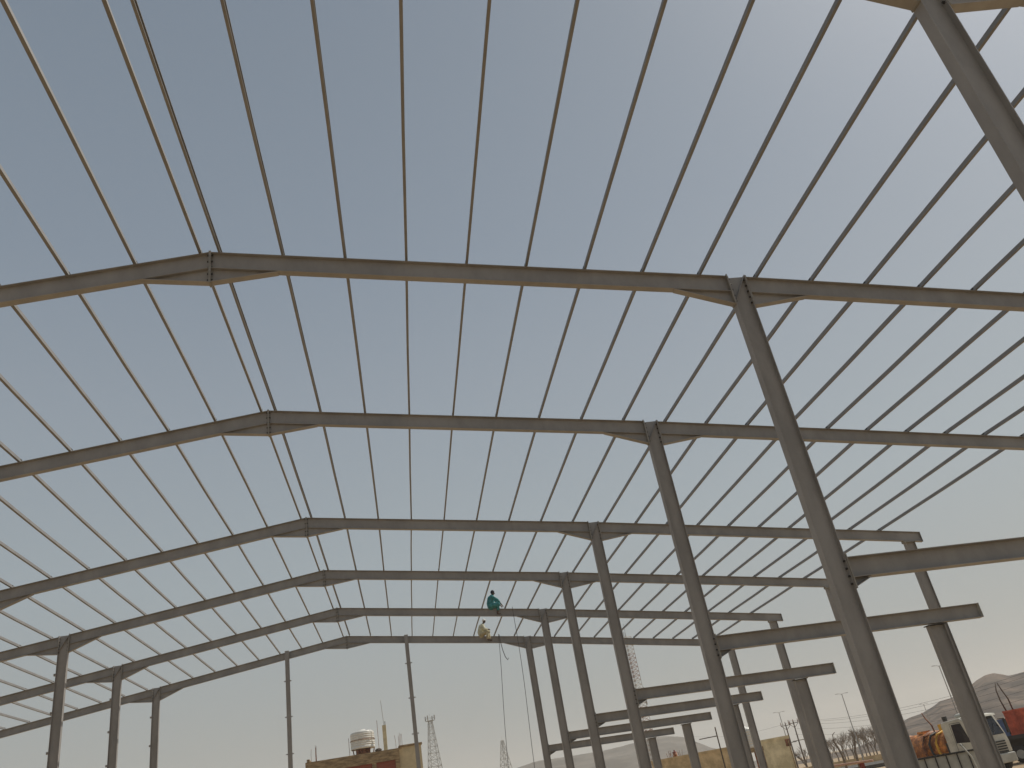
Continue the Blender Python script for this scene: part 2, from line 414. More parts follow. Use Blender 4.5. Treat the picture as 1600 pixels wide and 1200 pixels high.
# ropes
def rope(pts, label, r=.014):
    return tag(MB().tube(pts, r, 6).build('rope', M['rope']), label, 'rope', 'ropes hanging from the roof steel')
y5 = FR[5][0]
x5 = 8.86; z5 = ZR + zt(x5) - .03
pts = [(x5, y5 - .12, z5 + .06), (x5, y5 - .13, z5 - .4)] + [(x5 + .05 * sin(k * .5) - .012 * k, y5 - .14, z5 - .4 - k * .8) for k in range(1, 14)]
rope(pts, 'thin rope hanging to the ground from the rafter beside the turquoise worker')
A = Vector((8.72, y6 - .12, ZR + zt(8.72) - .1)); Bv = Vector((7.75, y6 - .5, .02))
pts = [A.lerp(Bv, k / 12) + Vector((.015 * sin(k), 0, 0)) for k in range(13)]
rope([A + Vector((0, .05, .1))] + pts, 'taut pale rope running down from the far rafter beside the worker in yellow', .016)
rope([A + Vector((.03, -.02, .08)), A + Vector((.06, -.03, -.45)), A + Vector((.12, -.04, -.9)), A + Vector((.2, -.04, -1.25)), A + Vector((.33, -.04, -1.45)), A + Vector((.38, -.04, -1.34))], 'short loose rope end curling beneath the far rafter next to the taut rope', .022)

# ------------------------------------------------------------------ workers
def caps(mb, pts, rs):
    """tapered limb with round joints"""
    mb.tube(pts, rs, 12)
    for p, r in zip(pts, rs): mb.ball(p, r, 12, 8)
def soft(o, vox=.014):
    r = o.modifiers.new('remesh', 'REMESH'); r.mode = 'VOXEL'; r.voxel_size = vox; r.use_smooth_shade = True
    s_ = o.modifiers.new('smooth', 'SMOOTH'); s_.factor = .5; s_.iterations = 3
    return o
def hand(mb, wr, dirv, side, curl=Vector((0, 0, -1))):
    wr = Vector(wr); d = Vector(dirv).normalized(); sd_ = Vector(side).normalized(); c = Vector(curl).normalized()
    caps(mb, [wr, wr + d * .045, wr + d * .085], [.026, .032, .03])
    for k, ln in enumerate((.062, .075, .08, .072)):
        b = wr + d * .085 + sd_ * (.027 - k * .018)
        caps(mb, [b, b + d * ln * .5 + c * .006, b + d * ln * .8 + c * ln * .5], [.0105, .0095, .008])
    t = wr + d * .03 + sd_ * -.03
    caps(mb, [t, t - sd_ * .022 + d * .03 + c * .01, t - sd_ * .02 + d * .055 + c * .025], [.0125, .011, .009])
def head(mb, c, face, r=.098):
    c = Vector(c); f = Vector(face).normalized(); sdv = f.cross(Vector((0, 0, 1))).normalized(); u = sdv.cross(f)
    mb.ball(c, (r * .82, r * .92, r * 1.12), 14, 10); mb.ball(c + f * .035 - u * .045, .062, 12, 8)
    mb.tube([c + f * .085 + u * .02, c + f * .115 - u * .018], [.010, .017], 8); mb.ball(c + f * .112 - u * .018, .016, 8, 6)
    mb.ball(c + f * .094 - u * .052, (.024, .012, .010), 8, 6)
    for s in (-1, 1):
        mb.ball(c + f * .078 + sdv * s * .032 + u * .015, .014, 8, 6); mb.ball(c + sdv * s * .083, (.018, .02, .03), 8, 6)

# turquoise worker: squats on the rafter, turned to his right hand side in the picture, reaching down
def worker_teal():
    X0 = 8.02; zb = ZR + zt(X0) + FR[5][2]; loc = Vector((X0 + FR[5][1], y5, zb))
    root = empty('person', loc, 'worker in turquoise tunic and trousers squatting on a high rafter, reaching down with one hand', 'person')
    V = Vector
    hip = V((-.16, 0, .16)); chest = V((-.10, 0, .52)); neck = V((-.01, 0, .70)); hd = V((.035, -.01, .835))
    b = MB()
    caps(b, [hip, hip.lerp(chest, .5) + V((-.03, 0, 0)), chest, neck], [.13, .125, .14, .06])
    caps(b, [neck, hd], [.055, .06]); head(b, hd, (.8, -.3, -.35), .105)
    sh = {}
    for s in (-1, 1):
        hj = hip + V((0, s * .1, -.01)); kn = V((.26, s * .12, .29)); an = V((.12, s * .09, .05 if s > 0 else -.27))
        if s < 0: kn = V((.22, -.17, .16))
        caps(b, [hj, kn, an], [.095, .065, .042])
        caps(b, [an, an + V((.05, -.02, -.03)), an + V((.15, -.04, -.045))], [.04, .038, .028])
        sj = chest + V((.05, s * .17, .08))
        if s < 0: el = V((.20, -.21, .40)); wr = V((.40, -.12, .13))
        else: el = V((.22, .2, .38)); wr = V((.36, .10, .15))
        caps(b, [sj, el, wr], [.06, .045, .03]); sh[s] = (sj, el, wr, hj, kn, an)
        hand(b, wr, (.5, 0, -.8), (0, 1, 0), (-.6, 0, -.6))
    soft(b.build('body', M['skin'], root, True), .012)
    c = MB()
    caps(c, [hip + V((.0, 0, -.02)), hip + V((-.02, 0, .13)), chest + V((-.01, 0, 0)), chest + V((.05, 0, .12))], [.19, .19, .19, .12])
    caps(c, [hip + V((-.02, 0, 0)), V((.12, -.02, .16))], [.17, .15])
    for s in (-1, 1):
        sj, el, wr, hj, kn, an = sh[s]; caps(c, [chest + V((.03, s * .08, .09)), sj, el, el.lerp(wr, .45)], [.08, .075, .062, .055])
    soft(c.build('tunic', M['teal'], root, True), .016)
    t = MB()
    for s in (-1, 1):
        sj, el, wr, hj, kn, an = sh[s]; caps(t, [hj, kn, kn.lerp(an, .75 if s > 0 else .55)], [.14, .115, .08])
    caps(t, [hip + V((0, -.08, -.02)), hip + V((0, .08, -.02))], [.14, .14])
    soft(t.build('trousers', M['teal'], root, True), .016)
    h = MB(); h.ball(hd + V((-.012, 0, .03)), (.108, .112, .118), 14, 8); h.tube([hd + V((-.05, -.09, .02)), hd + V((-.10, 0, .0)), hd + V((-.05, .09, .02))], .03, 8)
    soft(h.build('head_wrap', M['navy'], root, True), .012)
worker_teal()
def worker_yellow():
    X0 = 8.05; zb = ZR + zt(X0) + FR[6][2]; loc = Vector((X0 + FR[6][1], y6, zb))
    root = empty('person', loc, 'worker in pale yellow shirt and white cap sitting on the farthest rafter, legs hanging', 'person')
    V = Vector
    hip = V((-.20, .0, .13)); chest = V((-.12, -.03, .54)); neck = V((-.03, -.07, .74)); hd = V((.05, -.12, .865))
    b = MB()
    caps(b, [hip, hip.lerp(chest, .5) + V((-.05, 0, 0)), chest, neck], [.13, .125, .14, .055]); caps(b, [neck, hd], [.05, .055]); head(b, hd, (.6, -.55, -.65), .108)
    sh = {}
    for s in (-1, 1):
        hj = hip + V((.02, s * .1 - .02, 0)); kn = V((.16 + s * .05, -.28 + s * .09, .20)); an = V((.17 + s * .06, -.27 + s * .08, -.24))
        caps(b, [hj, kn, an], [.095, .062, .042]); caps(b, [an, an + V((.03, -.05, -.055)), an + V((.11, -.13, -.07))], [.04, .04, .028])
        sj = chest + V((.03, s * .17, .08)); el = V((.0, -.16 + s * .2, .36)); wr = V((.19, -.24 + s * .08, .33))
        caps(b, [sj, el, wr], [.06, .045, .03]); sh[s] = (sj, el, wr, hj, kn, an)
        hand(b, wr, (.8, -.3, -.2), (.1, 1, 0), (-.3, 0, -.9))
    soft(b.build('body', M['skin'], root, True), .012)
    c = MB()
    caps(c, [hip + V((-.01, 0, -.01)), hip + V((-.05, 0, .14)), chest + V((-.02, 0, 0)), chest + V((.04, -.02, .10))], [.18, .18, .195, .12])
    for s in (-1, 1):
        sj, el, wr, hj, kn, an = sh[s]; caps(c, [chest + V((.02, s * .08, .09)), sj, el, el.lerp(wr, .8)], [.09, .09, .075, .055])
    soft(c.build('shirt', M['khaki'], root, True), .016)
    t = MB()
    for s in (-1, 1):
        sj, el, wr, hj, kn, an = sh[s]; caps(t, [hj, kn, kn.lerp(an, .85)], [.14, .11, .085])
    caps(t, [hip + V((0, -.08, -.01)), hip + V((0, .08, -.01))], [.145, .145])
    soft(t.build('trousers', M['khaki_d'], root, True), .016)
    m2 = MB()
    for s in (-1, 1):
        an = sh[s][5]; caps(m2, [an + V((0, 0, -.03)), an + V((.04, -.05, -.07)), an + V((.115, -.14, -.085))], [.05, .046, .034])
    soft(m2.build('shoes', M['shoe'], root, True), .014)
    h = MB(); h.ball(hd + V((-.012, .01, .05)), (.112, .115, .095), 14, 8)
    soft(h.build('cap', M['capwhite'], root, True), .012)
worker_yellow()

# ------------------------------------------------------------------ unfinished brown building with roof tank
def tank(root, x, y, z, r, h):
    mb = MB(); n = 28
    prof = [(0, 0), (r * .97, 0), (r, .06)]
    k = 7
    for q in range(k):
        z0 = .1 + (h - .35) * q / k; z1 = .1 + (h - .35) * (q + .8) / k
        prof += [(r, z0), (r, z1), (r * .975, z1 + .02)]
    prof += [(r, h - .24), (r * .8, h - .08), (r * .3, h), (r * .28, h + .06), (0, h + .07)]
    vs = [(x + a * cos(2 * pi * j / n), y + a * sin(2 * pi * j / n), z + b) for a, b in prof for j in range(n)]
    mb.add(vs, [(i * n + j, i * n + (j + 1) % n, (i + 1) * n + (j + 1) % n, (i + 1) * n + j) for i in range(len(prof) - 1) for j in range(n)])
    return mb.build('tank_shell', M['white'], root, True)
def brown_building():
    D = 76
    a = at(478, 1192, D); b = at(658, 1163, D); dirv = Vector((b.x - a.x, b.y - a.y, 0)); W = dirv.length; rz = math.atan2(dirv.y, dirv.x)
    H = (a.z + b.z) / 2
    root = empty('unfinished_building', (a.x, a.y, 0), 'unfinished brown concrete and red block building with rebar on its roof', 'building', rz=rz)
    dep = 9.0; Wf = W * .80                          # local x along the facade, y away from the camera
    c = MB(); k = .35
    cols = [0, Wf * .36, Wf * .70, Wf - k]
    fl = [(0, .4), (H / 2 - .6, H / 2 - .1), (H - .85, H)]
    for x in cols: c.box(x, x + k, 0, k, -.3, H - .85 - .001) if x < Wf else None
    for i, (z0, z1) in enumerate(fl): c.box(-.05, Wf + .02, -.04, dep, z0 if i else -.3, z1)
    c.build('concrete_frame', M['concrete'], root)
    c = MB()                                        # board marks left by the shuttering
    for z in (H - .25, H - .55): c.box(-.052, Wf + .022, -.055, -.041, z, z + .025)
    c.build('edge_strip', M['concrete'], root)
    for zlo, zhi in ((.4, H / 2 - .6), (H / 2 - .1, H - .85)):
        for q in range(3):
            x0, x1 = cols[q] + k, cols[q + 1]
            MB().box(x0 + .002, x1 - .002, .10, .28, zlo + .002, zhi - .002).build('block_infill', M['brick'], root)
    MB().box(Wf + .03, W, .35, dep, -.3, H + .05).build('side_wall', M['cream'], root)
    MB().box(Wf + .025, W + .1, .2, dep + .1, H + .052, H + .2).build('roof_slab', M['concrete'], root)
    MB().box(W + .001, W + .02, 3, 4.2, 3.2, 4.6).build('window', M['glass'], root)
    MB().box(.05, .28, .3, dep - .3, H + .002, H + .25).build('parapet', M['concrete'], root)
    for gx, n in ((.18, 5), (Wf - .15, 5)):
        for i in range(n):
            x = gx + random.uniform(-.05, .9 if gx < 1 else .5) * (1 if gx < 1 else 1); y = random.uniform(.05, .5); hh = random.uniform(.8, 1.25) * (1.0 if gx < 1 else 1.2)
            MB().tube([(x, y, H - .1), (x + random.uniform(-.02, .02), y, H + hh * .6), (x + random.uniform(-.08, .05), y, H + hh)], .014, 5).build('rebar', M['rust'], root)
    def lx(u): p = at(u, 1180, D); return (Vector((p.x - a.x, p.y - a.y, 0))).dot(dirv.normalized())
    return root, a, dirv.normalized(), H, lx, rz
bb, bA, bd, bH, lx, brz = brown_building()
def bpt(u, back): x = lx(u); n = Vector((-bd.y, bd.x, 0)); return Vector((bA.x, bA.y, 0)) + bd * x + n * back
p = bpt(568, 1.2)
tk = empty('water_tank', (p.x, p.y, bH), 'ribbed white water tank on rusty legs on the roof of the brown building', 'water tank', 'white rooftop water tanks', brz)
tank(tk, 0, 0, .45, 1.02, 1.5)
for i in range(7):
    a = i * 2 * pi / 7; MB().tube([(.85 * cos(a), .85 * sin(a), 0), (.95 * cos(a), .95 * sin(a), .47)], .05, 6).build('leg', M['rust'], tk)
MB().box(-.6, .6, -.6, .6, .005, .4).build('base_block', M['rust'], tk)
MB().tube([(1.06 * cos(t * .3), 1.06 * sin(t * .3), 1.15) for t in range(22)], .02, 5).build('hoop', M['rust'], tk)
for dx in (-1.15, 1.35):
    MB().tube([(dx, .2, 0), (dx - .02, .2, 1.5 if dx < 0 else 2.6)], .02, 5).build('rebar', M['rust'], tk)
p = bpt(604, .8)
po = empty('antenna_mast', (p.x, p.y, bH), 'short ochre post topped by a thin antenna rod on the brown building', 'mast')
MB().box(-.16, .16, -.12, .12, 0, 2.05).build('post', M['yellow'], po)
MB().tube([(0, 0, 2.0), (-.12, 0, 4.1)], .022, 5).build('rod', M['pole'], po); MB().tube([(.1, 0, 2.0), (.1, 0, 2.35)], .03, 5).build('pipe_stub', M['wood'], po)
p = bpt(592, .5)
MBo = MB(); MBo.ball((0, 0, .12), (.3, .2, .16), 8, 6); tag(MBo.build('cement_sack', M['wood'], None, False, (p.x, p.y, bH)), 'small dark sack lying on the roof edge beside the ochre post', 'sack')

# ------------------------------------------------------------------ low ochre building to the right and tank on stand
def low_building():
    D = 92
    a = at(1018, 1192, D); b = at(1142, 1171, D); c = at(1188, 1160, D); d = at(1232, 1153, D)
    for (p, q, mt, lb, nm) in ((a, b, 'ochre', 'long low ochre plastered building in front of the grey hill', 'low_building'), (c, d, 'yellow', 'yellow plastered block with a stained corner, beside the power poles', 'low_building')):
        v = Vector((q.x - p.x, q.y - p.y, 0)); W = v.length; rz = math.atan2(v.y, v.x); H = (p.z + q.z) / 2
        r = empty(nm, (p.x, p.y, 0), lb, 'building', rz=rz)
        MB().box(0, W, 0, 7, -.3, H).build('wall', M[mt], r)
        mb = MB(); mb.box(-.06, W + .06, -.06, .14, H + .001, H + .22); mb.box(-.06, .14, .141, 7.06, H + .001, H + .22); mb.box(W - .14, W + .06, .141, 7.06, H + .001, H + .22)
        mb.build('parapet', M[mt], r)
        for k in range(int(W // 3)):
            f = MB(); x = 1.2 + 3 * k
            f.box(x, x + 1.1, -.03, -.002, 1.4, 2.6); f.build('window', M['wood'], r)
        if mt == 'yellow':
            MB().box(W - .42, W + .03, -.03, -.003, H - .75, H - .1).build('stained_patch', M['rust'], r)
            MB().tube([(W - .1, -.09, H - .2), (W - .1, -.09, .1)], .05, 6).build('downpipe', M['concrete'], r)
    # clutter on the ochre roof
    p = at(1055, 1180, D + 2)
    t = empty('gas_bottle', (p.x, p.y, a.z * .5 + b.z * .5), 'small rust orange gas bottle standing on the ochre roof', 'gas bottle')
    MB().tube([(0, 0, 0), (0, 0, .62)], .22, 12).build('bottle_body', M['orange'], t, True); mb = MB(); mb.ball((0, 0, .62), (.22, .22, .16), 12, 6); mb.tube([(0, 0, .75), (0, 0, .9)], .07, 8); mb.build('valve', M['darkred'], t, True)
    for k, du in enumerate((1044, 1049, 1061)):
        q = at(du, 1180, D + 1.5)
        mb = MB(); z0 = a.z * .5 + b.z * .5
        for w_ in range(4): mb.tube([(q.x + w_ * .09, q.y, z0), (q.x + w_ * .09 + random.uniform(-.2, .2), q.y, z0 + random.uniform(.5, .95))], .018, 5)
        tag(mb.build('rebar_bundle', M['rust']), ['thin rusty rebar ends sticking up at the left of the ochre roof', 'thin rusty rebar ends just left of the orange gas bottle', 'thin rusty rebar ends just right of the orange gas bottle'][k], 'rebar', 'rebar bundles on the ochre roof')
low_building()
D = 70; p = at(1160, 1136, D)
zt_ = p.z
ts = empty('water_tank', (p.x, p.y, 0), 'white water tank on a tall rusty stand in front of the yellow block', 'water tank', 'white rooftop water tanks')
tank(ts, 0, 0, zt_ - 1.55, .85, 1.5)
MB().box(-.85, .85, -.85, .85, zt_ - 1.85, zt_ - 1.56).build('platform', M['concrete'], ts)
for sx in (-.75, .75):
    for sy in (-.75, .75): MB().box(sx - .06, sx + .06, sy - .06, sy + .06, -.2, zt_ - 1.851).build('leg', M['rust'], ts)
mb = MB()
for sy in (-.75, .75): mb.obox((-.7, sy, 1.4), (.7, sy, 1.4), (0, .03, 0), (0, 0, .04))
mb.build('brace', M['rust'], ts)

# ------------------------------------------------------------------ lattice towers
def lattice(loc, H, w0, w1, mats, segs, label, dishes=(), plat=False, rz=.4, r=.06):
    root = empty('lattice_tower', loc, label, 'tower', None, rz)
    per = max(1, segs // (5 if len(mats) > 1 else 1))
    for s0 in range(0, segs, per):
        mb = MB()
        for s in range(s0, min(segs, s0 + per)):
            z0, z1 = H * s / segs, H * (s + 1) / segs
            a, b = (w0 + (w1 - w0) * s / segs) / 2, (w0 + (w1 - w0) * (s + 1) / segs) / 2
            c0 = [(a, a, z0), (-a, a, z0), (-a, -a, z0), (a, -a, z0)]; c1 = [(b, b, z1), (-b, b, z1), (-b, -b, z1), (b, -b, z1)]
            for k in range(4):
                mb.tube([c0[k], c1[k]], r, 4); mb.tube([c0[k], c1[(k + 1) % 4]], r * .6, 4); mb.tube([c0[(k + 1) % 4], c1[k]], r * .6, 4); mb.tube([c1[k], c1[(k + 1) % 4]], r * .6, 4)
        mb.build('lattice_section', mats[(s0 // per) % len(mats)], root)
    if plat:
        mb = MB(); q = w1 * .5 + .9
        mb.box(-q, q, -q, q, H - .2, H); 
        for k in range(4):
            a = [(q, q), (-q, q), (-q, -q), (q, -q)]; A_, B_ = a[k], a[(k + 1) % 4]
            mb.tube([(A_[0], A_[1], H + 1.1), (B_[0], B_[1], H + 1.1)], .05, 4); mb.tube([(A_[0], A_[1], H), (A_[0], A_[1], H + 1.1)], .05, 4)
            mb.box(A_[0] - .25, A_[0] + .25, A_[1] - .12, A_[1] + .12, H + .1, H + 2.2)
        mb.build('platform', M['tower_grey'], root)
    for (z, dx, dy, rr) in dishes:
        mb = MB()
        n = 12; d = Vector((dx, dy, 0)); dn = d.normalized(); sdv = dn.cross(Vector((0, 0, 1)))
        c = d + Vector((0, 0, z)); vs = [c - dn * .15]
        vs += [c + sdv * rr * cos(2 * pi * k / n) + Vector((0, 0, rr * sin(2 * pi * k / n))) + dn * .15 for k in range(n)]
        mb.add(vs, [(0, 1 + k, 1 + (k + 1) % n) for k in range(n)] + [tuple(range(1, n + 1))]); mb.tube([Vector((0, 0, z)), c], .05, 4)
        mb.build('dish_antenna', M['tower_white'], root)
    for k in range(5 if dishes else 1):
        x = random.uniform(-.6, .6) if dishes else 0
        MB().tube([(x, random.uniform(-.4, .4), H - .5), (x, 0, H + random.uniform(1.5, 4))], .045, 4).build('antenna_rod', M['tower_grey'], root)
def tw(u, v, D): p = at(u, v, D); return Vector((p.x, p.y, 0)), p.z
g, h = tw(672, 1126, 420); lattice(g, h, 9.5, 1.6, [M['tower_grey']], 16, 'pale lattice tower with a crown platform just right of the brown building', (), True, .3, .13)
g, h = tw(784.5, 1157, 400); lattice(g, h, 8.5, .9, [M['tower_grey']], 12, 'slim tapering lattice tower behind the hanging ropes', (), False, .5, .12)
g, h = tw(977, 996, 230); lattice(g, h, 2.6, 2.2, [M['tower_red'], M['tower_white']], 34, 'red and white lattice tower with dishes, seen behind the right columns',
        ((h - 14, 1.9, -.6, .9), (h - 17, 1.4, -1, .7), (h - 20, -1.6, -.6, .6), (h - 2, 1.5, -.5, .5), (h - 24, 1.8, .2, .6), (h - 26, 1.2, -1.2, .5)), False, .6, .07)

# ------------------------------------------------------------------ poles, lamps, wires
def street_lamp(u, v, D, label):
    p = at(u, v, D); root = empty('street_lamp', (p.x, p.y, 0), label, 'street lamp', 'double arm street lamps along the road', .25)
    H = p.z
    MB().tube([(0, 0, -.2), (0, 0, H)], [.09, .05], 8).build('pole', M['pole'], root)
    for s in (-1, 1):
        MB().tube([(0, 0, H - .1), (s * .4, 0, H + .03), (s * .75, 0, H + .04)], .028, 6).build('arm', M['pole'], root)
        MB().box(s * .95 - .22, s * .95 + .22, -.08, .08, H + .01, H + .07).build('lamp_head', M['pole'], root)
street_lamp(1467, 1040, 121, 'tall double arm street lamp in front of the brown hill')
street_lamp(1315, 1084, 138, 'tall double arm street lamp rising above the dry trees')
street_lamp(1217, 1113, 155, 'faint double arm street lamp beside the twin power poles')
street_lamp(1443, 1100, 200, 'thin far street lamp, mostly behind the big column')
PP = []
def power_pole(u, v, D, label):
    p = at(u, v, D); root = empty('power_pole', (p.x, p.y, 0), label, 'power pole', 'power poles', -.3); H = p.z
    MB().tube([(0, 0, -.2), (0, 0, H)], [.16, .10], 8).build('pole', M['wood'], root)
    mb = MB(); mb.tube([(-.9, 0, H - .3), (.9, 0, H - .3)], .06, 5); mb.tube([(-1.1, 0, H - 3.3), (1.1, 0, H - 3.3)], .06, 5); mb.tube([(0, 0, H - 1.1), (-.9, 0, H - .3)], .04, 5); mb.tube([(0, 0, H - 1.1), (.9, 0, H - .3)], .04, 5)
    mb.build('crossarm', M['wood'], root)
    for x in (-.85, 0, .85): MB().tube([(x, 0, H - .3 if x else H), (x, 0, H + .35)], [.09, .05], 6).build('insulator', M['rust'], root)
    PP.append((p, H))
power_pole(1227, 1131, 175, 'dark power pole with two crossarms, left one of the close pair')
power_pole(1239, 1127, 172, 'dark power pole with two crossarms, right one of the close pair')
q1 = PP[1][0]; q2 = at(1760, 1000, 95)
for k, (dx, dz, nm) in enumerate(((-.85, .3, 'uppermost'), (0, 0, 'second highest'), (.85, -.55, 'third highest'), (.3, -1.3, 'fourth highest'), (-.4, -2.2, 'lowest'))):
    A_ = Vector((q1.x + dx, q1.y, q1.z + dz)); B_ = Vector((q2.x + dx, q2.y, q2.z + dz * .9))
    pts = [A_.lerp(B_, t / 20) - Vector((0, 0, 1.9 * (1 - (2 * t / 20 - 1) ** 2))) for t in range(21)]
    tag(MB().tube(pts, .013, 4).build('power_line', M['bolt']), f'{nm} thin power wire running right from the pole pair', 'power line', 'overhead power lines')
A_ = Vector((q1.x, q1.y, q1.z)); B_ = at(1080, 1150, 260)
tag(MB().tube([A_.lerp(B_, t / 12) - Vector((0, 0, 1.2 * (1 - (2 * t / 12 - 1) ** 2))) for t in range(13)], .013, 4).build('power_line', M['bolt']), 'thin power wire running left from the pole pair', 'power line', 'overhead power lines')
# long-armed pole in front of the ochre building
p = at(1117, 1136, 68); root = empty('swing_arm_pole', (p.x, p.y, 0), 'thin dark pole with one long drooping side arm in front of the ochre building', 'pole')
MB().tube([(0, 0, -.2), (0, 0, p.z)], [.07, .045], 8).build('pole', M['wood'], root)
e = at(1092.5, 1155.5, 68) - Vector((p.x, p.y, 0)); st_ = Vector((0, 0, p.z - .62))
MB().tube([st_, Vector((e.x, e.y, e.z))], .035, 6).build('arm', M['wood'], root)
# dry trees
def limb(mb, p, d, ln, r, lev, tw_):
    q = p + d * ln
    mid = p.lerp(q, .5) + Vector((random.uniform(-1, 1), random.uniform(-1, 1), random.uniform(-.3, .3))) * ln * .06
    (mb if lev < 2 else tw_).tube([p, mid, q], [r, r * .85, r * .65], 5 if lev < 2 else 3, False)
    if lev >= 4: return
    for k in range(3 if lev < 3 else 4):
        nd = (d + Vector((random.uniform(-.6, .6), random.uniform(-.6, .6), random.uniform(-.15, .4)))).normalized()
        limb(mb, p.lerp(q, random.uniform(.55, 1)), nd, ln * random.uniform(.6, .82), r * .6, lev + 1, tw_)
treepos = [(1262, 1158, 150), (1274, 1150, 165), (1297, 1145, 195), (1306, 1139, 190), (1318, 1131, 185), (1331, 1129, 190), (1344, 1133, 180), (1353, 1126, 175), (1364, 1128, 180), (1376, 1124, 175), (1290, 1154, 205), (1388, 1126, 185), (1250, 1160, 150), (1283, 1150, 225), (1311, 1140, 235), (1324, 1134, 240), (1338, 1131, 230), (1349, 1128, 235), (1359, 1124, 240), (1370, 1122, 230), (1382, 1120, 240)]
TL = ['behind the pole pair', 'right behind the pole pair', 'at the left end of the dry tree row', 'left of the bent saplings', 'above the left bent sapling', 'between the two bent saplings', 'behind the right bent sapling', 'beside the tall street lamp', 'right of the tall street lamp', 'against the big leaning column', 'lowest at the left end of the row', 'hidden partly by the big column', 'next to the yellow block', 'in the back row, leftmost of it', 'in the back row, second from its left', 'in the back row, third from its left', 'in the back row, fourth from its left', 'in the back row, fifth from its left', 'in the back row, third from its right', 'in the back row, second from its right', 'in the back row, rightmost of it']
for i, (u, v, D) in enumerate(treepos):
    p = at(u, v, D); H = p.z; root = empty('dry_tree', (p.x, p.y, 0), f'bare greyish dry tree {TL[i]}', 'tree', 'bare trees beyond the road')
    a, b = MB(), MB()
    a.tube([(0, 0, -.2), (.05, 0, H * .16), (0, .04, H * .3)], [.16, .13, .11], 6)
    for k in range(5):
        d = Vector((random.uniform(-.5, .5), random.uniform(-.5, .5), 1)).normalized(); limb(a, Vector((0, .04, H * random.uniform(.18, .3))), d, H * .27, .07, 1, b)
    a.build('trunk', M['bark'], root); b.build('crown', M['twig'], root)
for pts, lb in ((((1321, 1193), (1316, 1180), (1309, 1168), (1302, 1157), (1301, 1148), (1304, 1144)), 'bent bare sapling with a hooked top, left of the pair'),
                (((1340, 1189), (1336, 1175), (1336, 1160), (1335, 1150), (1331, 1144), (1325, 1141)), 'bent bare sapling with a hooked top, right of the pair')):
    Dd = 108; w3 = [at(u, v, Dd) for u, v in pts]; w3[0].z = -.1; base = on_ground(w3[0])
    tag(MB().tube([q - base for q in w3], [.15, .12, .10, .085, .06, .04], 6).build('bare_sapling', M['bark'], None, True, base), lb, 'sapling', 'bent bare saplings')

# ------------------------------------------------------------------ road, kerb wall and rail
def strip(name, u0, u1, d0, d1, z, mt, h=None):
    a, b = on_ground(at(u0, 1150, d0)), on_ground(at(u1, 1150, d0)); c, d = on_ground(at(u1, 1150, d1)), on_ground(at(u0, 1150, d1))
    mb = MB(); mb.add([(q.x, q.y, z) for q in (a, b, c, d)], [(0, 1, 2, 3)]) if h is None else mb.add([(q.x, q.y, zz) for zz in (z, h) for q in (a, b, c, d)], [(0, 1, 2, 3), (4, 5, 6, 7), (0, 1, 5, 4), (1, 2, 6, 5), (2, 3, 7, 6), (3, 0, 4, 7)])
    return mb.build(name, mt)
tag(strip('road', 1150, 2100, 122, 140, -.3, M['road'], .28), kind='structure')
wl = strip('boundary_wall', 1240, 1900, 150, 150.4, -.3, M['ochre'], .95); tag(wl, 'low brownish boundary wall behind the road at the foot of the dry trees', 'wall')
A_, B_ = at(1292, 1198, 48), at(1364, 1188, 47)
rl = empty('barrier_rail', (A_.x, A_.y, 0), 'faded pink barrier rail on a dark red post', 'barrier')
v = B_ - A_
MB().tube([(0, 0, A_.z), (v.x, v.y, A_.z + v.z)], .05, 8).build('rail', M['pink'], rl)
for t in (.78, .08): MB().box(v.x * t - .09, v.x * t + .09, v.y * t - .09 + .15, v.y * t + .09 + .15, -.2, A_.z + v.z * t - .03).build('post', M['darkred'], rl)
